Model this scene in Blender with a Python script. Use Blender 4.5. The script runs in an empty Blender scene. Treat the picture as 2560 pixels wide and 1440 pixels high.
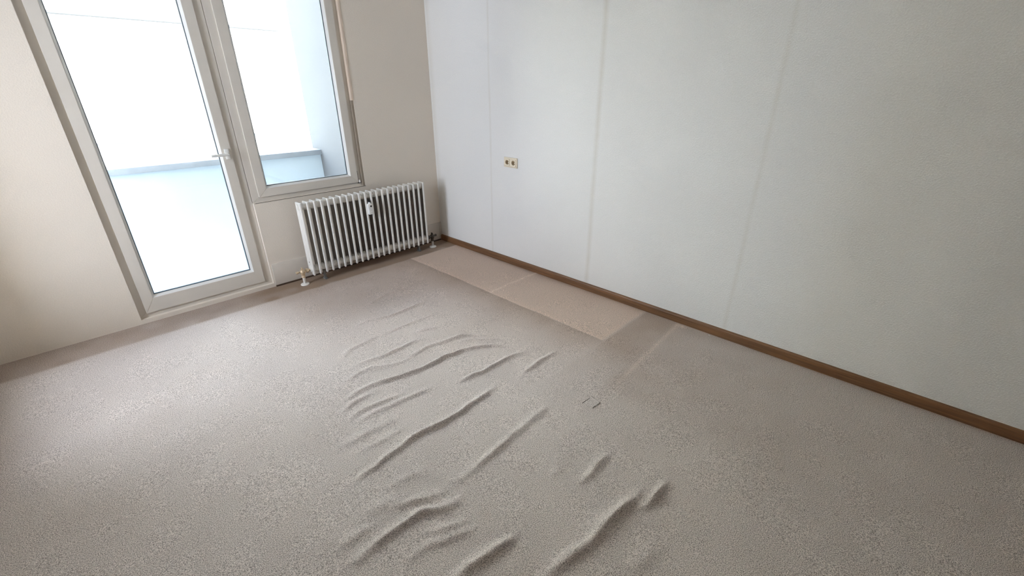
import bpy, bmesh, math, random
import numpy as np
from mathutils import Vector, Matrix

random.seed(7)
rng = np.random.default_rng(7)
S = bpy.context.scene
COL = S.collection
PI = math.pi

# ------------------------------------------------------------------ camera
F_PX = 1086.84
CAM_POS = Vector((-2.6735, -3.6386, 1.4609))
YAW, PITCH, ROLL = 0.80094, 0.42978, -0.00411
fwd = Vector((math.sin(YAW) * math.cos(PITCH), math.cos(YAW) * math.cos(PITCH), -math.sin(PITCH)))
rgt0 = Vector((math.cos(YAW), -math.sin(YAW), 0))
up0 = rgt0.cross(fwd)
rgt = rgt0 * math.cos(ROLL) + up0 * math.sin(ROLL)
up = -rgt0 * math.sin(ROLL) + up0 * math.cos(ROLL)
cam_data = bpy.data.cameras.new('camera')
cam_data.sensor_fit = 'HORIZONTAL'
cam_data.sensor_width = 36.0
cam_data.lens = 36.0 * F_PX / 2560.0
cam_data.clip_start = 0.05
cam_data.clip_end = 200
cam = bpy.data.objects.new('camera', cam_data)
M = Matrix((rgt, up, -fwd)).transposed().to_4x4()
M.translation = CAM_POS
cam.matrix_world = M
COL.objects.link(cam)
S.camera = cam

# ------------------------------------------------------------------ world, sun, exposure
SKY = 2.2
world = bpy.data.worlds.new('world')
world.use_nodes = True
S.world = world
bg = world.node_tree.nodes['Background']
bg.inputs[0].default_value = (0.86, 0.94, 1.07, 1)
bg.inputs[1].default_value = SKY
sun_d = bpy.data.lights.new('sun', 'SUN')
sun_d.energy = 5.0
sun_d.angle = math.radians(0.53)
sun_d.color = (1.0, 0.95, 0.86)
sun = bpy.data.objects.new('sun', sun_d)
sun.rotation_euler = Vector((-0.42, 0.75, -0.62)).to_track_quat('-Z', 'Y').to_euler()
COL.objects.link(sun)

def portal(name, loc, sx, sy, rot):
    d = bpy.data.lights.new(name, 'AREA')
    d.shape = 'RECTANGLE'; d.size = sx; d.size_y = sy
    d.cycles.is_portal = True
    o = bpy.data.objects.new(name, d)
    o.location = loc; o.rotation_euler = rot
    COL.objects.link(o)

S.view_settings.view_transform = 'Standard'
S.view_settings.look = 'None'
S.view_settings.gamma = 1.0
S.view_settings.use_curve_mapping = False
S.view_settings.exposure = 3.3
S.cycles.use_denoising = True
S.cycles.max_bounces = 14
S.cycles.diffuse_bounces = 8
S.cycles.transparent_max_bounces = 16
S.cycles.caustics_reflective = False
S.cycles.caustics_refractive = False

# ------------------------------------------------------------------ helpers
def link(name, me, mat=None, parent=None, smooth=False):
    o = bpy.data.objects.new(name, me)
    COL.objects.link(o)
    if mat is not None and not me.materials:
        me.materials.append(mat)
    if parent is not None:
        o.parent = parent
    if smooth:
        me.polygons.foreach_set('use_smooth', [True] * len(me.polygons))
    return o

def bm_obj(name, bm, mat=None, parent=None, smooth=False, auto=None):
    bmesh.ops.recalc_face_normals(bm, faces=bm.faces)
    if auto is not None:
        for e in bm.edges:
            e.smooth = not (len(e.link_faces) == 2 and e.calc_face_angle(0) > auto)
        smooth = True
    me = bpy.data.meshes.new(name)
    bm.to_mesh(me); bm.free()
    return link(name, me, mat, parent, smooth)

def add_box(bm, x0, x1, y0, y1, z0, z1, bevel=0.0, seg=2):
    r = bmesh.ops.create_cube(bm, size=1.0)
    vs = r['verts']
    for v in vs:
        v.co = Vector(((x0 + x1) / 2 + v.co.x * (x1 - x0), (y0 + y1) / 2 + v.co.y * (y1 - y0), (z0 + z1) / 2 + v.co.z * (z1 - z0)))
    if bevel > 0:
        es = list({e for v in vs for e in v.link_edges})
        bmesh.ops.bevel(bm, geom=es, offset=bevel, segments=seg, affect='EDGES', profile=0.5)

def box(name, b, mat, parent=None, bevel=0.0, seg=2):
    bm = bmesh.new()
    add_box(bm, *b, bevel=bevel, seg=seg)
    return bm_obj(name, bm, mat, parent, auto=0.6 if bevel else None)

def add_lathe(bm, prof, origin=(0, 0, 0), axis='Z', n=24):
    """prof: list of (r, h) along axis; closed with caps"""
    o = Vector(origin)
    rings = []
    for r, h in prof:
        ring = []
        for k in range(n):
            a = 2 * PI * k / n
            c, s = r * math.cos(a), r * math.sin(a)
            if axis == 'Z': p = Vector((c, s, h))
            elif axis == 'X': p = Vector((h, c, s))
            else: p = Vector((c, h, s))
            ring.append(bm.verts.new(o + p))
        rings.append(ring)
    for a, b in zip(rings, rings[1:]):
        for k in range(n):
            bm.faces.new((a[k], a[(k + 1) % n], b[(k + 1) % n], b[k]))
    bm.faces.new(rings[0]); bm.faces.new(rings[-1])

def add_tube(bm, pts, rad, n=14):
    pts = [Vector(p) for p in pts]
    rings = []
    for i, p in enumerate(pts):
        d = (pts[min(i + 1, len(pts) - 1)] - pts[max(i - 1, 0)]).normalized()
        u = d.orthogonal().normalized() if i == 0 else (uu - d * uu.dot(d)).normalized()
        uu = u; v = d.cross(u)
        rings.append([bm.verts.new(p + (u * math.cos(2 * PI * k / n) + v * math.sin(2 * PI * k / n)) * rad) for k in range(n)])
    for a, b in zip(rings, rings[1:]):
        for k in range(n):
            bm.faces.new((a[k], a[(k + 1) % n], b[(k + 1) % n], b[k]))
    bm.faces.new(rings[0]); bm.faces.new(rings[-1])

def empty(name, loc=(0, 0, 0)):
    o = bpy.data.objects.new(name, None)
    o.location = loc
    o.empty_display_size = 0.1
    COL.objects.link(o)
    return o

def tag(o, label, cat, group=None):
    o['label'] = label; o['category'] = cat
    if group: o['group'] = group
    return o

def structure(o, label=None):
    o['kind'] = 'structure'
    if label: o['label'] = label
    return o

# ------------------------------------------------------------------ materials
def new_mat(name):
    m = bpy.data.materials.new(name); m.use_nodes = True
    nt = m.node_tree
    return m, nt, nt.nodes['Principled BSDF']

def N(nt, t, **kw):
    n = nt.nodes.new(t)
    for k, v in kw.items(): setattr(n, k, v)
    return n

def ramp(nt, src, stops):
    r = N(nt, 'ShaderNodeValToRGB')
    els = r.color_ramp.elements
    while len(els) < len(stops): els.new(0.5)
    for e, (p, c) in zip(els, stops):
        e.position = p; e.color = (*c, 1) if len(c) == 3 else c
    nt.links.new(src, r.inputs[0])
    return r.outputs[0]

def mixc(nt, fac, a, b, blend='MIX'):
    n = N(nt, 'ShaderNodeMix', data_type='RGBA', blend_type=blend)
    for sock, val in ((n.inputs[0], fac), (n.inputs[6], a), (n.inputs[7], b)):
        if hasattr(val, 'links'): nt.links.new(val, sock)
        else: sock.default_value = val if not isinstance(val, tuple) else (*val, 1)
    return n.outputs[2]

def mth(nt, op, a, b=None, c=None):
    n = N(nt, 'ShaderNodeMath', operation=op)
    for i, v in enumerate((a, b, c)):
        if v is None: continue
        if hasattr(v, 'links'): nt.links.new(v, n.inputs[i])
        else: n.inputs[i].default_value = v
    return n.outputs[0]

def noise(nt, vec, scale, detail=2, rough=0.5, out=0):
    n = N(nt, 'ShaderNodeTexNoise')
    n.inputs['Scale'].default_value = scale; n.inputs['Detail'].default_value = detail
    n.inputs['Roughness'].default_value = rough
    if vec is not None: nt.links.new(vec, n.inputs['Vector'])
    return n.outputs[out]

def position(nt):
    return N(nt, 'ShaderNodeNewGeometry').outputs['Position']

def bump(nt, h, bsdf, strength, dist):
    b = N(nt, 'ShaderNodeBump')
    b.inputs['Strength'].default_value = strength; b.inputs['Distance'].default_value = dist
    nt.links.new(h, b.inputs['Height']); nt.links.new(b.outputs[0], bsdf.inputs['Normal'])

def simple(name, col, rough=0.5, metal=0.0, var=0.06, scale=12.0, bmp=0.0, bscale=200.0, spec=0.5):
    m, nt, b = new_mat(name)
    pos = position(nt)
    f = noise(nt, pos, scale, 3)
    dark = tuple(c * (1 - var) for c in col); lite = tuple(min(1, c * (1 + var)) for c in col)
    nt.links.new(ramp(nt, f, [(0.3, dark), (0.7, lite)]), b.inputs['Base Color'])
    b.inputs['Roughness'].default_value = rough; b.inputs['Metallic'].default_value = metal
    b.inputs['Specular IOR Level'].default_value = spec
    if bmp: bump(nt, noise(nt, pos, bscale, 2), b, bmp, 0.001)
    return m

def wallpaper_mat(name, col, seams=(), strength=0.45):
    """woodchip wallpaper: grainy relief, faint yellowing along the seams (world y positions)"""
    m, nt, b = new_mat(name)
    pos = position(nt)
    sep = N(nt, 'ShaderNodeSeparateXYZ'); nt.links.new(pos, sep.inputs[0])
    big = noise(nt, pos, 0.9, 3)
    base = ramp(nt, big, [(0.3, tuple(c * 0.97 for c in col)), (0.7, tuple(min(1, c * 1.02) for c in col))])
    fine = noise(nt, pos, 170, 3, 0.6)
    base = mixc(nt, 0.16, base, ramp(nt, fine, [(0.35, tuple(c * 0.75 for c in col)), (0.65, tuple(min(.95, c * 1.12) for c in col))]))
    wob = noise(nt, pos, 1.6, 2)
    for sy, w, amt in seams:
        d = mth(nt, 'ABSOLUTE', mth(nt, 'ADD', sep.outputs[1], mth(nt, 'MULTIPLY_ADD', wob, 0.02, -sy - 0.01)))
        k = mth(nt, 'SUBTRACT', 1.0, mth(nt, 'DIVIDE', d, w)); k = mth(nt, 'MAXIMUM', k, 0.0)
        k = mth(nt, 'MULTIPLY', k, mth(nt, 'MULTIPLY', mth(nt, 'ADD', noise(nt, pos, 7, 3), 0.35), amt))
        base = mixc(nt, k, base, (col[0] * 0.74, col[1] * 0.69, col[2] * 0.60))
    nt.links.new(base, b.inputs['Base Color'])
    b.inputs['Roughness'].default_value = 0.9
    b.inputs['Specular IOR Level'].default_value = 0.2
    chips = ramp(nt, noise(nt, pos, 140, 2, 0.6), [(0.42, (0, 0, 0)), (0.68, (1, 1, 1))])
    bump(nt, chips, b, strength, 0.002)
    return m

def carpet_mat():
    m, nt, b = new_mat('carpet_pile')
    pos = position(nt)
    A = N(nt, 'ShaderNodeAttribute', attribute_name='fresh').outputs['Fac']
    D = N(nt, 'ShaderNodeAttribute', attribute_name='dirt_shade').outputs['Fac']
    worn = (0.66, 0.60, 0.565); fresh = (0.70, 0.535, 0.425); dirt_shade = (0.31, 0.215, 0.145)
    big = noise(nt, pos, 2.2, 4)
    base = mixc(nt, ramp(nt, big, [(0.3, (0, 0, 0)), (0.75, (1, 1, 1))]), tuple(c * 0.95 for c in worn), tuple(c * 1.04 for c in worn))
    base = mixc(nt, A, base, fresh)
    base = mixc(nt, D, base, dirt_shade)
    Ln = N(nt, 'ShaderNodeAttribute', attribute_name='line').outputs['Fac']
    base = mixc(nt, Ln, base, (0.80, 0.66, 0.56))
    # tufts
    wv = N(nt, 'ShaderNodeTexNoise'); wv.inputs['Scale'].default_value = 60; nt.links.new(pos, wv.inputs['Vector'])
    tuft = noise(nt, pos, 300, 2, 0.6)
    tuft2 = noise(nt, pos, 560, 1, 0.5)
    h = mth(nt, 'MULTIPLY_ADD', tuft2, 0.35, tuft)
    tint = ramp(nt, h, [(0.50, (0.34, 0.315, 0.29)), (0.66, (0.97, 0.965, 0.96)), (0.84, (1.5, 1.5, 1.5))])
    base = mixc(nt, 1.0, base, tint, 'MULTIPLY')
    nt.links.new(base, b.inputs['Base Color'])
    b.inputs['Roughness'].default_value = 1.0
    b.inputs['Specular IOR Level'].default_value = 0.0
    b.inputs['Sheen Weight'].default_value = 0.15
    b.inputs['Sheen Roughness'].default_value = 0.6
    bump(nt, h, b, 0.8, 0.006)
    return m

def wood_mat(name, c0, c1, axis_scale=(60, 3, 90)):
    m, nt, b = new_mat(name)
    mp = N(nt, 'ShaderNodeMapping'); mp.inputs['Scale'].default_value = axis_scale
    nt.links.new(position(nt), mp.inputs[0])
    f = noise(nt, mp.outputs[0], 1.0, 5, 0.65)
    base = ramp(nt, f, [(0.3, c0), (0.7, c1)])
    nt.links.new(base, b.inputs['Base Color'])
    b.inputs['Roughness'].default_value = 0.45
    bump(nt, f, b, 0.15, 0.001)
    return m

def glass_mat():
    m = bpy.data.materials.new('window_glass'); m.use_nodes = True
    nt = m.node_tree; nt.nodes.remove(nt.nodes['Principled BSDF'])
    out = nt.nodes['Material Output']
    t = N(nt, 'ShaderNodeBsdfTransparent'); t.inputs[0].default_value = (0.86, 0.90, 0.92, 1)
    g = N(nt, 'ShaderNodeBsdfGlossy'); g.inputs['Roughness'].default_value = 0.02
    fr = N(nt, 'ShaderNodeFresnel'); fr.inputs[0].default_value = 1.45
    mx = N(nt, 'ShaderNodeMixShader')
    nt.links.new(fr.outputs[0], mx.inputs[0]); nt.links.new(t.outputs[0], mx.inputs[1]); nt.links.new(g.outputs[0], mx.inputs[2])
    nt.links.new(mx.outputs[0], out.inputs[0])
    return m

WALLC = (0.80, 0.80, 0.79)
SEAMS = ((-0.797, 0.016, 0.32), (-1.866, 0.028, 0.42), (-2.93, 0.02, 0.25), (-0.03, 0.05, 0.3))
M_WALL_R = wallpaper_mat('woodchip_white', WALLC, SEAMS)
M_WALL = wallpaper_mat('woodchip_cream', (0.78, 0.715, 0.635), (), 0.2)
M_CEIL = simple('ceiling_paint', (0.8, 0.79, 0.77), 0.9, spec=0.2)
M_CARPET = carpet_mat()
M_WOOD = wood_mat('brown_wood', (0.105, 0.050, 0.023), (0.255, 0.125, 0.055))
M_WALL_L = simple('dull_cream_paint', (0.50, 0.46, 0.41), 0.9)
M_CONTACT = simple('contact_shade', (0.09, 0.055, 0.035), 0.6)
M_BROWN = simple('bounce_cut_brown', (0.24, 0.16, 0.10), 0.6, var=0.1)
M_PANEL = simple('painted_panel', (0.61, 0.56, 0.50), 0.6, var=0.04, scale=6)
M_PVC = simple('aged_white_plastic', (0.67, 0.63, 0.575), 0.35, var=0.03, scale=5)
M_BEAD = simple('white_plastic_bead', (0.82, 0.82, 0.80), 0.35, var=0.02)
M_GASKET = simple('grey_rubber', (0.11, 0.14, 0.16), 0.6)
M_STRIP = simple('beige_strip', (0.72, 0.60, 0.49), 0.6, var=0.05, scale=8)
M_DARK = simple('dark_gap', (0.012, 0.011, 0.01), 0.8)
M_GLASS = glass_mat()
M_RADWEB = simple('slot_shade_grey', (0.28, 0.265, 0.24), 0.6, var=0.12, scale=30)  # dark tone stands in for shade between the ribs
M_RAD = simple('radiator_enamel', (0.77, 0.755, 0.72), 0.32, var=0.025, scale=20)
M_GREY = simple('grey_metal', (0.25, 0.25, 0.24), 0.5, 0.3, var=0.2, scale=60)
M_BRASS = simple('tarnished_brass', (0.60, 0.47, 0.32), 0.45, 0.25, var=0.35, scale=70)
M_BRONZE = simple('dark_tarnished_metal', (0.10, 0.085, 0.07), 0.45, 0.6, var=0.4, scale=80)
M_PIPE = simple('white_painted_pipe', (0.72, 0.70, 0.66), 0.4, var=0.05)
M_METER = simple('white_meter_plastic', (0.86, 0.86, 0.85), 0.35, var=0.02)
M_BLACK = simple('black_plastic', (0.015, 0.015, 0.017), 0.3)
M_SOCKET = simple('cream_plastic', (0.78, 0.70, 0.56), 0.35, var=0.03)
M_WELL = simple('shaded_socket_well', (0.23, 0.155, 0.075), 0.5, var=0.1)  # deep shadow in the cream well painted in as brown
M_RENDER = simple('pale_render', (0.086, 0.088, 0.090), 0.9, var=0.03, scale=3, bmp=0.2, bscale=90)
M_PARAPET = simple('pale_blue_render', (0.38, 0.45, 0.50), 0.9, var=0.03, scale=3, bmp=0.2, bscale=90)
M_COPING = simple('grey_metal_coping', (0.23, 0.26, 0.30), 0.6, var=0.06)
M_FACADE = simple('cream_render', (0.80, 0.75, 0.64), 0.9, var=0.03, scale=1)
M_LEDGE = simple('grey_ledge', (0.035, 0.035, 0.038), 0.8)
M_PANE = simple('far_window_pane', (0.03, 0.035, 0.04), 0.2, spec=0.3)
M_GROUND = simple('asphalt', (0.16, 0.16, 0.15), 0.9, var=0.1, scale=2)
M_CRUMB = simple('white_crumb', (0.85, 0.84, 0.80), 0.8)
M_OUTER = simple('outer_render', (0.62, 0.62, 0.60), 0.9)

# ------------------------------------------------------------------ image point -> floor point, used only to read the crease layout
def floor_pt(px, py, z=0.0):
    d = fwd + rgt * ((px - 1280) / F_PX) - up * ((py - 720) / F_PX)
    t = (z - CAM_POS.z) / d.z
    p = CAM_POS + d * t
    return p.x, p.y

RX0, RX1, RY0, RY1, RH = -3.42, 0.0, -5.2, 0.0, 2.55

# ------------------------------------------------------------------ floor: fitted carpet with creases
ZA = lambda L: [(740 + x / 3.6, 700 + y / 3.6) for x, y in L]
ZB = lambda L: [(740 + x / 3.6, 1040 + y / 3.6) for x, y in L]
ZC = lambda L: [(1120 + x / 3.6, 1040 + y / 3.6) for x, y in L]
CREASES = [  # image polyline, height, half width
    (ZA([(430, 1105), (500, 1045), (600, 985), (700, 935), (800, 905), (900, 875), (1000, 850), (1100, 815), (1200, 770), (1300, 715), (1400, 670), (1500, 635), (1600, 610), (1700, 592), (1800, 590), (1900, 600), (2030, 630)]), .0155, .017),
    (ZA([(1000, 690), (1080, 655), (1150, 620), (1250, 575), (1350, 545), (1450, 510), (1550, 495), (1720, 488)]), .0085, .018),
    (ZA([(1450, 560), (1550, 540), (1700, 530), (1880, 540)]), .0035, .016),
    (ZA([(520, 775), (600, 740), (700, 710), (800, 680), (900, 635), (1000, 580), (1080, 545), (1180, 525)]), .0075, .018),
    (ZA([(440, 920), (480, 885), (560, 840), (680, 800), (800, 780), (900, 750), (1030, 710)]), .0065, .02),
    (ZA([(540, 410), (600, 380), (660, 360), (760, 348), (860, 322), (960, 282), (1060, 235), (1190, 185)]), .0085, .018),
    (ZA([(640, 230), (700, 190), (800, 138), (900, 108), (1000, 94), (1150, 92)]), .0055, .016),
    (ZA([(760, 180), (900, 135), (1080, 108)]), .0035, .016),
    (ZA([(660, 295), (800, 255), (950, 210), (1080, 175)]), .0035, .016),
    (ZA([(760, 480), (900, 440), (1100, 360), (1250, 300)]), .0035, .018),
    (ZA([(1050, 480), (1150, 455), (1320, 430)]), .0040, .016),
    (ZA([(400, 700), (500, 620), (620, 560), (740, 510)]), .0045, .02),
    (ZA([(1430, 935), (1500, 905), (1600, 855), (1700, 812), (1800, 760), (1900, 705), (1980, 668), (2090, 660)]), .0105, .017),
    (ZA([(2030, 850), (2130, 780), (2200, 728), (2280, 682), (2350, 650)]), .0085, .017),
    (ZA([(420, 1185), (500, 1115), (580, 1070), (700, 1020)]), .0065, .017),
    (ZA([(470, 1260), (560, 1185), (700, 1130), (860, 1070), (1000, 1020)]), .0055, .018),
    (ZA([(560, 1270), (700, 1200), (900, 1110), (1100, 1020), (1280, 960)]), .0050, .02),
    (ZA([(1800, 955), (1720, 1018), (1650, 1068), (1560, 1130), (1450, 1208), (1350, 1268), (1230, 1330), (1100, 1390), (1040, 1430)]) + ZB([(960, 268), (880, 322), (800, 380), (720, 440), (620, 515), (540, 580)]), .0165, .018),
    (ZA([(2260, 1140), (2150, 1220), (2050, 1320)]) + ZB([(1950, 175), (1830, 275), (1750, 360), (1650, 450), (1550, 515), (1400, 620)]), .0085, .02),
    (ZB([(1500, 755), (1380, 795), (1250, 830), (1150, 872), (1060, 930), (950, 990), (870, 1050), (780, 1110), (680, 1190), (600, 1270), (520, 1350)]), .0165, .022),
    (ZB([(1560, 950), (1400, 985), (1280, 1030), (1160, 1090)]), .0070, .02),
    (ZB([(1640, 1020), (1480, 1060), (1300, 1130), (1100, 1225), (960, 1300)]), .0065, .022),
    (ZB([(1980, 1095), (1850, 1180), (1750, 1240), (1640, 1310), (1550, 1370), (1450, 1440), (1380, 1500)]), .0170, .022),
    (ZC([(1990, 585), (1900, 675), (1840, 740), (1740, 840)]), .0100, .018),
    (ZC([(1790, 640), (1640, 765), (1560, 835), (1480, 930), (1400, 1010), (1320, 1090), (1240, 1160), (1150, 1220), (1060, 1285), (980, 1345), (900, 1430), (840, 1500)]), .0165, .023),
    (ZC([(1450, 340), (1350, 430), (1280, 510), (1190, 610)]), .0090, .02),
    (ZC([(1110, 330), (1040, 370), (985, 415), (930, 480)]), -.0032, .013),
    (ZC([(1040, 440), (990, 490), (920, 560)]), .0034, .018),
    (ZB([(380, 300), (560, 200), (720, 110), (900, 30)]), .0045, .024),
    (ZB([(560, 330), (760, 230), (940, 130)]), .0035, .02),
    (ZB([(820, 850), (1000, 790), (1200, 720), (1350, 690)]), .0060, .02),
    (ZB([(400, 1180), (560, 1070), (700, 980)]), .0045, .022),
    (ZC([(1640, 760), (1480, 880), (1360, 960), (1200, 1040)]), .0040, .03),
    (ZC([(1900, 1180), (1760, 1290), (1640, 1400)]), .0040, .03),
    (ZB([(1180, 480), (980, 560), (800, 640)]), .0035, .024),
    (ZB([(1000, 700), (800, 800), (600, 880)]), .0035, .026),
]
STEP = 0.007
xs = np.arange(RX0, RX1 + STEP * .5, STEP); ys = np.arange(RY0, RY1 + STEP * .5, STEP)
nx, ny = len(xs), len(ys)
GX, GY = np.meshgrid(xs, ys, indexing='xy')
Z = np.zeros_like(GX)

def lattice_noise(cell, amp, seed):
    r = np.random.default_rng(seed)
    n = int(max(RX1 - RX0, RY1 - RY0) / cell) + 4
    L = r.standard_normal((n, n))
    u = (GX - RX0) / cell; v = (GY - RY0) / cell
    i = u.astype(int); j = v.astype(int); fu = u - i; fv = v - j
    fu = fu * fu * (3 - 2 * fu); fv = fv * fv * (3 - 2 * fv)
    return amp * ((L[j, i] * (1 - fu) + L[j, i + 1] * fu) * (1 - fv) + (L[j + 1, i] * (1 - fu) + L[j + 1, i + 1] * fu) * fv)

wob = lattice_noise(0.06, 0.004, 3)
for pts, h, w in CREASES:
    P = np.array([floor_pt(*p) for p in pts])
    # resample smoothly
    seg = np.r_[0, np.cumsum(np.linalg.norm(np.diff(P, axis=0), axis=1))]
    L = seg[-1]; m = max(12, int(L / 0.012))
    t = np.linspace(0, L, m)
    Q = np.stack([np.interp(t, seg, P[:, k]) for k in (0, 1)], 1)
    for _ in range(6):
        Q[1:-1] = (Q[:-2] + 2 * Q[1:-1] + Q[2:]) / 4
    pad = 4 * w
    ix = np.where((xs > Q[:, 0].min() - pad) & (xs < Q[:, 0].max() + pad))[0]
    iy = np.where((ys > Q[:, 1].min() - pad) & (ys < Q[:, 1].max() + pad))[0]
    if not len(ix) or not len(iy): continue
    sx, sy = slice(ix[0], ix[-1] + 1), slice(iy[0], iy[-1] + 1)
    gx, gy = GX[sy, sx] + wob[sy, sx], GY[sy, sx] + wob[sy, sx]
    best = np.full(gx.shape, 9.0); tt = np.zeros(gx.shape)
    for a, b, ta, tb in zip(Q[:-1], Q[1:], t[:-1], t[1:]):
        ab = b - a; l2 = ab @ ab + 1e-12
        u = np.clip(((gx - a[0]) * ab[0] + (gy - a[1]) * ab[1]) / l2, 0, 1)
        d2 = (gx - a[0] - u * ab[0]) ** 2 + (gy - a[1] - u * ab[1]) ** 2
        k = d2 < best
        best[k] = d2[k]; tt[k] = (ta + u * (tb - ta))[k]
    s = np.clip(tt / L, 0, 1)
    taper = np.clip(np.sin(PI * np.clip(s, 0.0, 1.0)), 0, 1) ** 0.5
    vary = 1 + 0.10 * np.sin(s * L * 19 + h * 3000) + 0.06 * np.sin(s * L * 43 + w * 900)
    ridge = h * (1.12 if abs(h) > .0135 else 1.4 if abs(h) > .006 else 1.9) * taper * vary * np.exp(-best / (2 * (w * 0.64) ** 2))
    Z[sy, sx] = np.where(h > 0, np.maximum(Z[sy, sx], 0) * 1.0 + ridge, Z[sy, sx] + ridge)

# faint overall unevenness inside the room, flat along the walls
edge = np.clip(np.minimum.reduce([GX - RX0, RX1 - GX, GY - RY0, RY1 - GY]) / 0.6, 0, 1)
Z += edge * (lattice_noise(0.16, 0.0011, 11) + lattice_noise(0.05, 0.0004, 12))
# keep it flat where the radiator, its flanges and the skirting stand
Z *= np.clip((-0.22 - GY) / 0.12, 0, 1) * np.clip((-0.03 - GX) / 0.08, 0, 1)

def sstep(a, b, x):
    t = np.clip((x - a) / (b - a), 0, 1); return t * t * (3 - 2 * t)

# unworn rectangle where furniture stood, the grime around it, and painted shade along the window wall
wv = lattice_noise(0.11, 0.003, 21)
xe, y_far, y_near, y_joint = -0.566 + wv, -0.262 + wv, -2.395 + wv, -1.352 + wv
inside = sstep(-0.004, 0.004, GX - xe) * sstep(-0.006, 0.006, y_far - GY) * sstep(-0.02, 0.02, GY - y_near)
fresh = 0.8 * inside
edgeband = inside * np.maximum(np.exp(-np.abs(GX - xe) / 0.022), np.exp(-np.abs(GY - y_near) / 0.016))
fresh = np.maximum(fresh, (0.42 * np.exp(-np.clip(xe - GX, 0, None) / 0.42) * sstep(-2.9, -2.2, GY) + 0.35 * np.exp(-np.clip(-GY, 0, None) / 0.8) * sstep(-2.2, -1.6, GX)) * (1 - inside))
joint = np.exp(-((GY - y_joint) / 0.012) ** 2) * inside
fresh = np.clip(fresh + 0.15 * edgeband + 0.2 * joint, 0, 1)
dx = np.clip(xe - GX, 0, None)
along = sstep(-2.75, -2.2, GY)
dirt_shade = 0.62 * np.exp(-dx / 0.17) * along * (1 - inside)
near = sstep(0, 0.02, y_near - GY)
dend = 0.52 * near * sstep(-2.68, -2.62, GY) * np.exp(-dx / 0.25)
dend += 0.40 * near * (1 - sstep(-2.68, -2.62, GY)) * np.exp(-np.clip(-2.65 - GY, 0, None) / 0.8) * np.exp(-np.clip(-0.9 - GX, 0, None) / 0.15)
wallband = 0.60 * sstep(-0.02, 0.02, GY - y_far) + 0.6 * np.exp(-np.clip(-GY, 0, None) / 0.65) * sstep(-2.1, -1.5, GX) * (1 - inside)  # edge soiling, plus window-wall shade painted in as a fading brown
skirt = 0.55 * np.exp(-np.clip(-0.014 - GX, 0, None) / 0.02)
dirt_shade = np.clip(np.maximum.reduce([dirt_shade, dend, wallband, skirt]) * (1 + lattice_noise(0.09, 0.12, 31)) + lattice_noise(0.25, 0.03, 32), 0, 1.0)
dirt_shade *= (1 - 0.0 * inside)

lump = np.exp(-((GX + 0.048) / 0.018) ** 2 - ((GY + 2.683) / 0.03) ** 2)
Z += 0.0018 * joint + 0.001 * edgeband + 0.006 * lump
gh = np.exp(-((GY + 2.65 - (GX + .04) * .06) / 0.014) ** 2) * sstep(-0.95, -0.7, GX) * sstep(0.03, -0.03, GX)
me = bpy.data.meshes.new('floor')
co = np.stack([GX, GY, Z], -1).reshape(-1, 3).astype(np.float32)
idx = np.arange(nx * ny).reshape(ny, nx)
quads = np.stack([idx[:-1, :-1], idx[:-1, 1:], idx[1:, 1:], idx[1:, :-1]], -1).reshape(-1, 4)
me.vertices.add(len(co)); me.vertices.foreach_set('co', co.ravel())
me.loops.add(quads.size); me.loops.foreach_set('vertex_index', quads.ravel().astype(np.int32))
me.polygons.add(len(quads)); me.polygons.foreach_set('loop_start', np.arange(0, quads.size, 4, dtype=np.int32))
me.polygons.foreach_set('use_smooth', np.ones(len(quads), dtype=bool))
for nm, arr in (('fresh', fresh), ('dirt_shade', dirt_shade), ('line', np.clip(0.85 * joint + 0.5 * edgeband + 0.35 * gh + 0.7 * lump, 0, 1))):
    at = me.attributes.new(nm, 'FLOAT', 'POINT'); at.data.foreach_set('value', arr.reshape(-1).astype(np.float32))
me.update()
floor = structure(link('floor', me, M_CARPET), 'beige fitted carpet rucked into long wrinkles')

def floor_z(x, y):
    return float(Z[int(round((y - RY0) / STEP)), int(round((x - RX0) / STEP))])

# square cut in the carpet
pc = [(-1.153, -2.664), (-1.078, -2.668), (-1.085, -2.725), (-1.150, -2.722)]
zt = floor_z(-1.11, -2.69)
bm = bmesh.new()
top = [bm.verts.new((x, y, zt + (0.0045 if i in (2, 3) else 0.0025))) for i, (x, y) in enumerate(pc)]
bot = [bm.verts.new((x, y, zt - 0.006)) for x, y in pc]
bm.faces.new(top)
for i in range(4): bm.faces.new((top[i], bot[i], bot[(i + 1) % 4], top[(i + 1) % 4]))
bm.faces.new(bot[::-1])
bmesh.ops.bevel(bm, geom=list(bm.edges), offset=0.0012, segments=2, affect='EDGES')
o = bm_obj('carpet_patch', bm, M_CARPET, floor)
o['label'] = 'small square flap cut out of the carpet'
bm = bmesh.new()
for (xa, ya), (xb, yb) in ((pc[0], pc[1]), (pc[1], pc[2])):
    d = Vector((xb - xa, yb - ya, 0)); L = d.length; d.normalize(); n = Vector((-d.y, d.x, 0))
    a = Vector((xa, ya, 0)); w = 0.0045 if n.y > 0.5 else 0.003
    vs = []
    for u, s, z in ((0, 0, 0.0018), (L * .8, 0, 0.0018), (L * .8, w * .4, 0.0018), (0, w, 0.0018)):
        p = a + d * u + n * s; vs.append((p.x, p.y, zt + z))
    t = [bm.verts.new(v) for v in vs]; b_ = [bm.verts.new((x, y, z - 0.004)) for x, y, z in vs]
    bm.faces.new(t)
    for i in range(4): bm.faces.new((t[i], b_[i], b_[(i + 1) % 4], t[(i + 1) % 4]))
o = bm_obj('cut_edge', bm, simple('carpet_backing', (0.09, 0.075, 0.06), 1.0), floor)
o['label'] = 'dark open slit along the carpet cut'

# ------------------------------------------------------------------ walls and ceiling
def wall_mesh(name, boxes, mat, label):
    bm = bmesh.new()
    for b in boxes: add_box(bm, *b)
    return structure(bm_obj(name, bm, mat), label)

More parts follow.
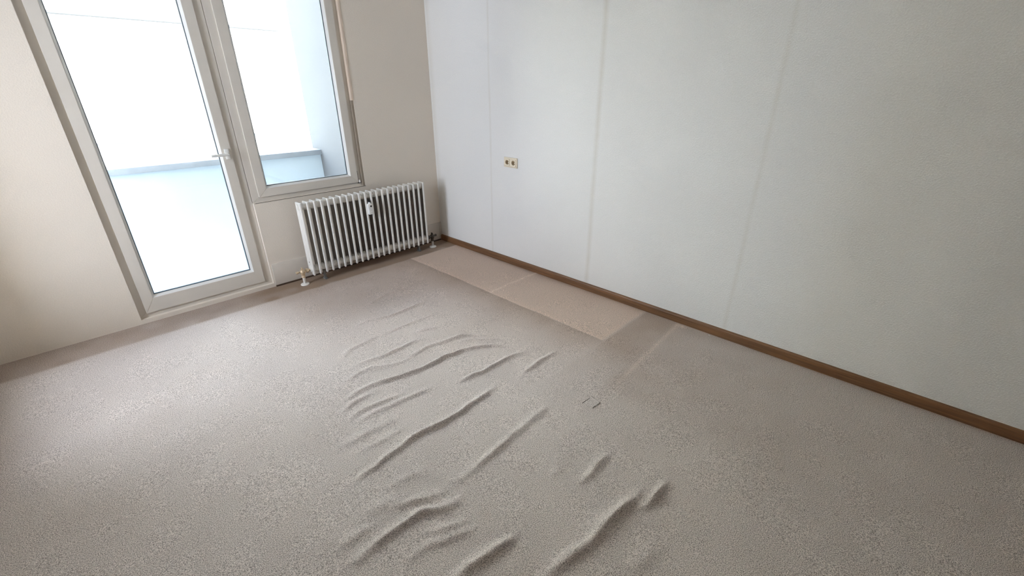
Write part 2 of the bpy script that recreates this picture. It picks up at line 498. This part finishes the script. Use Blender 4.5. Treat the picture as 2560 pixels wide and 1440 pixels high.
OPX0, OPX1, OPZ0, OPZ1 = -1.70, -0.783, 0.683, 2.28     # window opening
DX0, DX1, DZ0, DZ1 = -2.56, -1.70, 0.03, 2.28             # balcony door beside the window
WT = 0.30
wall_back = wall_mesh('wall_back', [
    (OPX1, 0.3, 0, WT, -0.1, RH), (OPX0, OPX1, 0, WT, -0.1, OPZ0), (OPX0, OPX1, 0, WT, OPZ1, RH),
    (DX0, DX1, 0, WT, DZ1, RH), (RX0 - 0.3, DX0, 0, WT, -0.1, RH),
    (DX0, DX1, 0.0, WT, -0.1, DZ0)], M_WALL, 'cream papered window wall')
o = box('upper_facade', (RX0 - 0.3, 0.3, 0.0, WT, RH, 7.0), M_OUTER); structure(o, 'outer wall of the storeys above'); o.name = 'wall_outer'
wall_right = wall_mesh('wall_right', [(0.0, 0.3, RY0 - 0.3, 0.0, -0.1, RH)], M_WALL_R, 'white woodchip papered wall with two stained seams')
LY0, LY1, LZ0, LZ1 = -1.15, -0.42, 0.5, 2.1               # unseen opening added in the left wall for side light
wall_left = wall_mesh('wall_left', [(RX0 - 0.65, RX0, RY0 - 0.3, LY0, -0.1, RH), (RX0 - 0.65, RX0, LY1, 0.0, -0.1, RH), (RX0 - 0.65, RX0, LY0, LY1, LZ1, RH), (RX0 - 0.65, RX0, LY0, LY1, -0.1, LZ0)], M_WALL_L, 'cream painted wall')  # thick reveal and dull paint added to cut oblique light and bounce
wall_front = wall_mesh('wall_front', [(RX0 - 0.3, 0.3, RY0 - 0.3, RY0, -0.1, RH)], M_BROWN, 'unseen wall behind the viewer, browned to cut bounce')  # dark brown added to reduce bounce onto the near carpet
ceiling = wall_mesh('ceiling', [(RX0 - 0.3, 0.3, RY0 - 0.3, WT, RH, RH + 0.3)], M_CEIL, 'white ceiling')
portal('window_portal', ((OPX0 + OPX1) / 2, 0.28, (OPZ0 + OPZ1) / 2), OPX1 - OPX0, OPZ1 - OPZ0, (-PI / 2, 0, 0))
portal('door_portal', ((DX0 + DX1) / 2, 0.28, (DZ0 + DZ1) / 2), DX1 - DX0, DZ1 - DZ0, (-PI / 2, 0, 0))


portal('left_fill_portal', (RX0 - 0.62, (LY0 + LY1) / 2, (LZ0 + LZ1) / 2), LZ1 - LZ0, LY1 - LY0, (0, -PI / 2, 0))

# skirting: dark wood on the right wall with a rounded top edge
bm = bmesh.new()
prof = [(0, 0), (-0.014, 0), (-0.014, 0.046), (-0.0125, 0.051), (-0.009, 0.0555), (0, 0.0595)]
rings = [[bm.verts.new((x, y, z)) for x, z in prof] for y in (RY0, -0.012)]
k = len(prof)
for i in range(k): bm.faces.new((rings[0][i], rings[0][(i + 1) % k], rings[1][(i + 1) % k], rings[1][i]))
bm.faces.new(rings[0]); bm.faces.new(rings[1])
structure(bm_obj('baseboard_right', bm, M_WOOD), 'low brown wooden skirting board along the right wall')

# painted board along the foot of the window wall
structure(box('baseboard_back', (OPX0 + 0.012, -0.022, -0.010, 0.0, 0.012, 0.190), M_PANEL, bevel=0.002), 'cream painted board along the foot of the window wall')
structure(box('trim_1', (-0.0205, -0.001, -0.012, 0.0, 0.012, 0.193), M_PANEL, bevel=0.002), 'narrow cream corner strip by the skirting')
structure(box('trim_2', (OPX0 + 0.012, -0.016, -0.014, 0.0, 0.0, 0.011), M_CONTACT), 'dark strip painted as contact shade under the painted board')  # contact shadow at the floor put in as a dark strip

# ------------------------------------------------------------------ window
def ring_rails(name, par, x0, x1, z0, z1, w, y0, y1, mat, bev=0.002, wb=None):
    """four mitred rails, outer rectangle x0..x1, z0..z1, bar width w, y0 (room side) .. y1"""
    off = par.location
    wb = wb or w
    o4 = [(x0, z0), (x1, z0), (x1, z1), (x0, z1)]
    i4 = [(x0 + w, z0 + wb), (x1 - w, z0 + wb), (x1 - w, z1 - w), (x0 + w, z1 - w)]
    for k in range(4):
        q = [o4[k], o4[(k + 1) % 4], i4[(k + 1) % 4], i4[k]]
        bm = bmesh.new()
        a = [bm.verts.new(Vector((x, y0, z)) - off) for x, z in q]
        b = [bm.verts.new(Vector((x, y1, z)) - off) for x, z in q]
        bm.faces.new(a); bm.faces.new(b[::-1])
        for j in range(4): bm.faces.new((a[j], b[j], b[(j + 1) % 4], a[(j + 1) % 4]))
        if bev: bmesh.ops.bevel(bm, geom=list(bm.edges), offset=bev, segments=2, affect='EDGES')
        bm_obj(name, bm, mat, par, auto=0.6)

def bead(name, par, g, wa, ya, wb, yb, mat, yback):
    off = par.location; gx0, gx1, gz0, gz1 = g
    def inset(w): return [(gx0 + w, gz0 + w), (gx1 - w, gz0 + w), (gx1 - w, gz1 - w), (gx0 + w, gz1 - w)]
    A_, B_ = inset(wa), inset(wb)
    for k in range(4):
        bm = bmesh.new()
        P = []
        for (x, z), y in ((A_[k], ya), (A_[(k + 1) % 4], ya), (B_[(k + 1) % 4], yb), (B_[k], yb), (A_[k], yback), (A_[(k + 1) % 4], yback), (B_[(k + 1) % 4], yback), (B_[k], yback)):
            P.append(bm.verts.new(Vector((x, y, z)) - off))
        for f in ((0, 1, 2, 3), (7, 6, 5, 4), (0, 4, 5, 1), (1, 5, 6, 2), (2, 6, 7, 3), (3, 7, 4, 0)):
            bm.faces.new([P[i] for i in f])
        bm_obj(name, bm, mat, par)

def glazed(par, fx0, fx1, fz0, fz1, leaves, sz0, sz1, sash_bottom=.062):
    off = par.location
    ring_rails('frame_rail', par, fx0, fx1, fz0, fz1, 0.075, 0.030, 0.100, M_PVC)
    for sx0, sx1 in leaves:
        ring_rails('sash_rail', par, sx0, sx1, sz0, sz1, 0.062, 0.016, 0.088, M_PVC, wb=sash_bottom)
        g = (sx0 + .062, sx1 - .062, sz0 + sash_bottom, sz1 - .062)
        bead('glazing_bead', par, g, -0.001, 0.020, 0.013, 0.040, M_BEAD, 0.058)
        bead('gasket', par, g, 0.013, 0.0445, 0.0185, 0.047, M_GASKET, 0.058)
        bm = bmesh.new(); add_box(bm, g[0] + .002 - off.x, g[1] - .002 - off.x, 0.050 - off.y, 0.054 - off.y, g[2] + .002 - off.z, g[3] - .002 - off.z)
        bm_obj('glass_pane', bm, M_GLASS, par)

win = structure(empty('window_1', ((OPX0 + OPX1) / 2, 0.03, OPZ0)), 'white plastic framed window above the radiator')
win_off = Vector(win.location)
FX0, FX1, FZ0, FZ1 = OPX0 + 0.001, OPX1 + 0.012, OPZ0 - 0.012, OPZ1 + 0.005
glazed(win, FX0, FX1, FZ0, FZ1, ((FX0 + 0.052, -0.835),), 0.717, FZ1 - 0.045)
door = structure(empty('door_1', ((DX0 + DX1) / 2, 0.03, DZ0)), 'white plastic framed glazed balcony door beside the window')
glazed(door, DX0 - 0.012, DX1 - 0.001, DZ0 - 0.012, DZ1 + 0.005, ((DX0 + 0.04, DX1 - 0.052),), DZ0 + 0.03, DZ1 - 0.04, 0.10)
bm = bmesh.new()
hx_, hy_, hz_ = DX1 - 0.083 - door.location.x, 0.016 - door.location.y, 1.05 - door.location.z
add_box(bm, hx_ - .014, hx_ + .014, hy_ - .008, hy_ + .004, hz_ - .035, hz_ + .035, .003)
add_tube(bm, [(hx_, hy_, hz_), (hx_, hy_ - .035, hz_), (hx_ - .004, hy_ - .046, hz_), (hx_ - .02, hy_ - .05, hz_), (hx_ - .11, hy_ - .05, hz_)], .009, 12)
bm_obj('handle', bm, M_BEAD, door, auto=0.6)
M_JOINT = simple('grey_joint', (0.16, 0.145, 0.125), 0.8)
for b in ((FX0 + 0.05, -0.833, 0.0275, 0.0305, 0.7138, 0.7172), (-0.8352, -0.8328, 0.0275, 0.0305, 0.7138, FZ1 - 0.045)):
    bm = bmesh.new(); add_box(bm, b[0] - win_off.x, b[1] - win_off.x, b[2] - win_off.y, b[3] - win_off.y, b[4] - win_off.z, b[5] - win_off.z)
    bm_obj('seal', bm, M_JOINT, win)  # dark strips put in for the gap shadow between sash and frame
structure(box('trim_4', (OPX0 + .01, OPX1 + .004, -0.0012, 0.002, OPZ0 - 0.003, OPZ0 + 0.0005), M_JOINT), 'thin dark joint under the window frame')
# bottom hinge of the right sash and the open gap above it
bm = bmesh.new(); add_lathe(bm, [(0.006, -.008), (0.0075, -.006), (0.0075, .012), (0.006, .014)], Vector((-0.8215, 0.018, 0.724)) - win_off, 'Z', 16)
bm_obj('hinge', bm, M_BEAD, win, auto=0.6)
bm = bmesh.new(); add_box(bm, -0.8345 - win_off.x, -0.8305 - win_off.x, 0.0215 - win_off.y, 0.031 - win_off.y, 0.712 - win_off.z, 0.815 - win_off.z)
add_box(bm, -0.838 - win_off.x, -0.812 - win_off.x, 0.022 - win_off.y, 0.031 - win_off.y, 0.7095 - win_off.z, 0.7135 - win_off.z)
bm_obj('hinge_gap', bm, M_DARK, win)
# beige strip covering the joint from part way up
o = structure(box('trim_3', (-0.801, -0.780, -0.004, 0.0295, 1.378, OPZ1), M_STRIP, bevel=0.003), 'beige cover strip beside the window frame ending part way down')

structure(box('trim_5', (-0.8005, -0.7815, 0.004, 0.0295, OPZ0 + 0.001, 1.377), simple('taupe_gap_shade', (0.31, 0.26, 0.205), 0.9)), 'taupe filler painted as shade between window frame and wall below the beige strip')  # shadow band of the reveal put in as a taupe strip

# ------------------------------------------------------------------ radiator
RAD_Y, PITCH_X, NSEC = -0.135, 0.05406, 22
X_FIRST = -1.431
rad = tag(empty('radiator', (X_FIRST + PITCH_X * (NSEC - 1) / 2, RAD_Y, 0)), 'white ribbed steel radiator standing against the wall below the window', 'radiator')
ro = Vector(rad.location)

def section_bm(end=None):
    """one stamped section in local space: plate in the y-z plane, hubs along x"""
    bm = bmesh.new()
    Dh, Wh = 0.045, 0.0095
    z0, z1 = 0.066, 0.667
    def contour(sd, sw):
        c = []
        # dog-bone cross-section (x, y), front at -y
        for y, w in ((-1.0, 0.45), (-0.96, 0.8), (-0.88, 1.0), (-0.72, 1.0), (-0.60, 0.62), (0.0, 0.55), (0.60, 0.62), (0.72, 1.0), (0.88, 1.0), (0.96, 0.8), (1.0, 0.45)):
            c.append((w * Wh * sw, y * Dh * sd))
        return c + [(-x, y) for x, y in reversed(c)]
    zs = [(z0, .86, .35), (z0 + .003, .93, .7), (z0 + .009, .985, .95), (z0 + .02, 1, 1), (z1 - .012, 1, 1), (z1 - .004, .995, .97), (z1 - .001, .98, .8), (z1, .965, .55)]
    rings = [[bm.verts.new((x, y, z)) for x, y in contour(sd, sw)] for z, sd, sw in zs]
    n = len(rings[0])
    for a, b in zip(rings, rings[1:]):
        for k in range(n): bm.faces.new((a[k], a[(k + 1) % n], b[(k + 1) % n], b[k]))
    bm.faces.new(rings[0]); bm.faces.new(rings[-1])
    h = PITCH_X / 2
    for hz in (0.116, 0.634):
        prof = [(0.0265, -h), (0.0275, -h + .001), (0.0285, -h * .8), (0.0305, -h * .4), (0.0315, 0), (0.0305, h * .4), (0.0285, h * .8), (0.0275, h - .001), (0.0265, h)]
        if end == 'L': prof = [(0.015, -.0165), (0.021, -.0155), (0.021, -.0105), (0.027, -.010)] + prof[4:]
        if end == 'R': prof = prof[:5] + [(0.027, .010), (0.021, .0105), (0.021, .0155), (0.015, .0165)]
        add_lathe(bm, prof, (0, 0, hz), 'X', 28)
    bmesh.ops.recalc_face_normals(bm, faces=bm.faces)
    return bm

def sec_mesh(end):
    bm = section_bm(end)
    for e in bm.edges:
        e.smooth = not (len(e.link_faces) == 2 and e.calc_face_angle(0) > 0.9)
    me = bpy.data.meshes.new('section'); bm.to_mesh(me); bm.free()
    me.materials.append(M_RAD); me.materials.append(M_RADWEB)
    for p in me.polygons:                 # slot shade painted dark on the sheet between front and rear tubes
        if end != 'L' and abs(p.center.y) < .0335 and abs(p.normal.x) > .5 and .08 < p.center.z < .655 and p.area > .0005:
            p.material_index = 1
    me.polygons.foreach_set('use_smooth', [True] * len(me.polygons))
    return me
meshes = {None: sec_mesh(None), 'L': sec_mesh('L'), 'R': sec_mesh('R')}
for i in range(NSEC):
    end = 'L' if i == 0 else 'R' if i == NSEC - 1 else None
    o = bpy.data.objects.new('section', meshes[end])
    o.parent = rad; o.location = (X_FIRST + i * PITCH_X - ro.x, 0, 0)
    COL.objects.link(o)

def rpart(name, bm, mat, parent=rad):
    return bm_obj(name, bm, mat, parent, auto=0.7)

XL, XR = X_FIRST, X_FIRST + PITCH_X * (NSEC - 1)
for fx in (-1.336, -0.382):                                   # little grey feet
    bm = bmesh.new()
    add_box(bm, fx - ro.x - .008, fx - ro.x + .008, -.014, .014, 0.012, 0.086, 0.003)
    add_box(bm, fx - ro.x - .013, fx - ro.x + .013, -.022, .022, 0.0, 0.012, 0.003)
    rpart('foot', bm, M_GREY)
def valve(side):
    s = -1 if side == 'L' else 1
    px = -1.508 if side == 'L' else -0.214
    ex = XL - .016 if side == 'L' else XR + .016
    mat = M_BRASS if side == 'L' else M_BRONZE
    bm = bmesh.new()
    # union to the radiator
    add_lathe(bm, [(0.011, 0), (0.011, abs(px - ex))], (min(px, ex) - ro.x, 0, 0.112), 'X', 18)
    # angle body: ball with neck down
    add_lathe(bm, [(0.010, .060), (0.015, .064), (0.015, .076), (0.012, .082), (0.017, .092), (0.0215, .104), (0.0215, .116), (0.017, .126), (0.011, .131), (0.011, .136), (0.008, .1375)], (px - ro.x, 0, 0), 'Z', 20)
    v = rpart('valve', bm, mat)
    bm = bmesh.new()
    cx = (px * .38 + ex * .62) - ro.x
    add_lathe(bm, [(0.015, -.009), (0.0185, -.0075), (0.0185, .0075), (0.015, .009)], (cx, 0, 0.112), 'X', 6)
    rpart('union_nut', bm, mat, v)
    bm = bmesh.new()
    add_lathe(bm, [(0.006, 0.0), (0.006, s * .016), (0.010, s * .017), (0.0115, s * .030), (0.009, s * .034)][::1], (px + s * .018 - ro.x, 0, 0.114), 'X', 12)
    add_box(bm, px - ro.x - .003, px - ro.x + .003, -.012, .012, .134, .149, 0.001)
    rpart('valve_spindle', bm, mat, v)
    bm = bmesh.new()
    add_tube(bm, [(px - ro.x, 0, 0.0), (px - ro.x, 0, 0.064)], 0.0115, 18)
    rpart('pipe', bm, M_PIPE)
    bm = bmesh.new()
    add_lathe(bm, [(0.034, 0.0), (0.034, .005), (0.031, .009), (0.014, .012), (0.0125, .016)], (px - ro.x, 0, 0), 'Z', 28)
    rpart('floor_flange', bm, M_PIPE)
valve('L'); valve('R')
bm = bmesh.new()
add_lathe(bm, [(0.010, 0), (0.010, .006), (0.006, .008), (0.006, .014)], (XR + .016 - ro.x, 0, 0.634), 'X', 14)
rpart('vent_plug', bm, M_BRONZE)
for i, dz in ((17.62, .652), (18.55, .658), (11.45, .647)):
    bm = bmesh.new()
    add_lathe(bm, [(0.0026, -.0012), (0.0030, 0), (0.001, .001)], (XL + i * PITCH_X - ro.x, -.0255, dz), 'Y', 8)
    o = rpart('paint_chip', bm, M_DARK); o['label'] = 'dark chip in the white paint'
bm = bmesh.new()
add_lathe(bm, [(0.005, -.0008), (0.006, 0), (0.003, .0008)], (XL - .0075 - ro.x, 0.006, 0.175), 'X', 10)
o = rpart('rust_spot', bm, M_BRONZE); o['label'] = 'rust spot on the end section'

# ------------------------------------------------------------------ heat meter between two ribs
hx = X_FIRST + 10.5 * PITCH_X - 0.010
hm = tag(empty('heat_meter', (hx, -0.182, 0.531)), 'small white heat meter with a black dot clipped between the radiator ribs', 'heat meter')
bm = bmesh.new()
r = bmesh.ops.create_cube(bm, size=1)
for v in r['verts']: v.co = Vector((v.co.x * .040, v.co.y * .030 - .0145, v.co.z * .104))
bmesh.ops.bevel(bm, geom=[e for e in bm.edges if abs(e.verts[0].co.y - e.verts[1].co.y) > .01 and e.verts[0].co.z > 0], offset=.014, segments=6, affect='EDGES')
bmesh.ops.bevel(bm, geom=[e for e in bm.edges if e.calc_face_angle(0) > .9], offset=.003, segments=2, affect='EDGES')
bm_obj('housing', bm, M_METER, hm, auto=0.7)
bm = bmesh.new(); add_lathe(bm, [(0.0082, -.0302), (0.0082, -.028)], (0.004, 0, .019), 'Y', 20)
bm_obj('display', bm, M_BLACK, hm, auto=0.7)
bm = bmesh.new(); add_lathe(bm, [(0.0028, -.0302), (0.0028, -.028)], (0.004, 0, -.014), 'Y', 12); add_lathe(bm, [(0.0032, -.0302), (0.0032, -.028)], (0.004, 0, -.036), 'Y', 12)
bm_obj('seal', bm, simple('grey_seal', (0.55, 0.55, 0.54), 0.5), hm, auto=0.7)
bm = bmesh.new(); add_box(bm, -.0005, .0175, .002, .014, .030, .062, .001)
bm_obj('mounting_clip', bm, M_BLACK, hm)
bm = bmesh.new(); add_box(bm, -.0005, .0175, .002, .014, -.070, -.04, .001)
bm_obj('mounting_clip', bm, M_BLACK, hm)

# ------------------------------------------------------------------ double socket on the right wall
SY, SZ, SW, SH = -0.967, 0.9425, 0.151, 0.081
sock = tag(empty('wall_socket', (0, SY - SW / 2, SZ - SH / 2)), 'cream double power socket on the white wall', 'socket')
bm = bmesh.new()
add_box(bm, -0.010, 0.0, -SW / 2, SW / 2, -SH / 2, SH / 2, 0.003, 3)
bm_obj('cover_plate', bm, M_SOCKET, sock, auto=0.6)
for cy in (0.0355, -0.0355):
    # insert: square with rounded corners and a round well, facing -x
    n = 48; Ro = 0.0305; bm = bmesh.new()
    def sq(a, half, p=5.0):
        c, s = math.cos(a), math.sin(a)
        k = half / ((abs(c) ** p + abs(s) ** p) ** (1 / p)); return k * c, k * s
    loops = []
    for kind, rr, x in (('s', Ro, -.009), ('s', Ro, -.0135), ('s', Ro - .0015, -.0148), ('c', 0.0225, -.0148), ('c', 0.0205, -.0138), ('c', 0.0195, -.0108)):
        lp = []
        for k in range(n):
            a = 2 * PI * k / n
            y, z = sq(a, rr) if kind == 's' else (rr * math.cos(a), rr * math.sin(a))
            lp.append(bm.verts.new((x, cy + y, z)))
        loops.append(lp)
    for a, b in zip(loops, loops[1:]):
        for k in range(n): bm.faces.new((a[k], a[(k + 1) % n], b[(k + 1) % n], b[k]))
    ins = bm_obj('socket_insert', bm, M_SOCKET, sock, auto=0.6)
    bm = bmesh.new(); add_lathe(bm, [(0.0197, -.0112), (0.0197, -.0100)], (0, cy, 0), 'X', 32)
    bm_obj('socket_well', bm, M_WELL, ins)
    bm = bmesh.new()
    for dy in (-.0095, .0095): add_lathe(bm, [(0.0026, -.0118), (0.0026, -.0108)], (0, cy + dy * .9, 0.0), 'X', 12)
    bm_obj('pin_hole', bm, M_BLACK, ins)
    bm = bmesh.new()
    add_box(bm, -.0140, -.0105, cy - .003, cy + .003, .0135, .0195, .0006); add_box(bm, -.0140, -.0105, cy - .003, cy + .003, -.0195, -.0135, .0006)
    add_box(bm, -.0140, -.0105, cy - .0195, cy - .0125, -.004, .004, .0008)
    bm_obj('earth_clip', bm, M_SOCKET, ins)

# ------------------------------------------------------------------ crumb and scrap on the carpet
bm = bmesh.new(); bmesh.ops.create_icosphere(bm, subdivisions=1, radius=0.004)
for v in bm.verts: v.co = Vector((v.co.x * random.uniform(.7, 1.2), v.co.y * random.uniform(.7, 1.2), v.co.z * .6))
o = bm_obj('crumb', bm, M_CRUMB); o.location = (-0.036, -2.862, 0.0022)
tag(o, 'tiny white crumb on the carpet beside the brown skirting', 'crumb')

# ------------------------------------------------------------------ outside: balcony with wing wall and parapet, house across the street
WX, WY = -0.70, 1.19
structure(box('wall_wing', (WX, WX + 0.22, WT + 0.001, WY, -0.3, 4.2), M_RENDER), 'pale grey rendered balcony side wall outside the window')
par = tag(empty('balcony_parapet', (-2.6, WY - .1, -0.3)), 'pale balcony parapet with a grey coping outside the window', 'parapet')
po = Vector(par.location)
def opart(name, b, mat, parent, off, bevel=0):
    bm = bmesh.new(); add_box(bm, b[0] - off.x, b[1] - off.x, b[2] - off.y, b[3] - off.y, b[4] - off.z, b[5] - off.z, bevel)
    return bm_obj(name, bm, mat, parent, auto=0.6 if bevel else None)
opart('parapet_wall', (-4.9, WX, WY - .17, WY - .03, -0.3, 0.855), M_PARAPET, par, po)
opart('coping', (-4.9, WX, WY - .21, WY + .01, 0.855, 0.905), M_COPING, par, po, 0.004)
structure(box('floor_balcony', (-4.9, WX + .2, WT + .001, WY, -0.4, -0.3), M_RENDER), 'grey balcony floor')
bld = tag(empty('apartment_building', (-6, 14, -7)), 'sunlit cream building across the street seen through the window', 'building')
bo = Vector(bld.location)
opart('facade', (-26, 9, 14, 20, -7, 11), M_FACADE, bld, bo)
for k, z in enumerate((-3.2, 0.03, 3.26, 6.5)):
    opart('ledge', (-26, 4.15, 13.72, 14.0, z, z + .055), M_LEDGE, bld, bo)
for row, z in enumerate((-2.3, 0.93, 4.16, 7.4)):
    for col_ in range(8):
        x = -24 + col_ * 2.9
        f = opart('window', (x - .65, x + .65, 13.95, 14.02, z, z + 1.5), M_BEAD, bld, bo)
        opart('pane', (x - .56, x + .56, 13.93, 13.951, z + .09, z + 1.41), M_PANE, f, bo)
        f['label'] = 'white framed window'
o = box('ground', (-60, 60, WT + 1.2, 60, -7.2, -7.0), M_GROUND); structure(o, 'grey street ground')
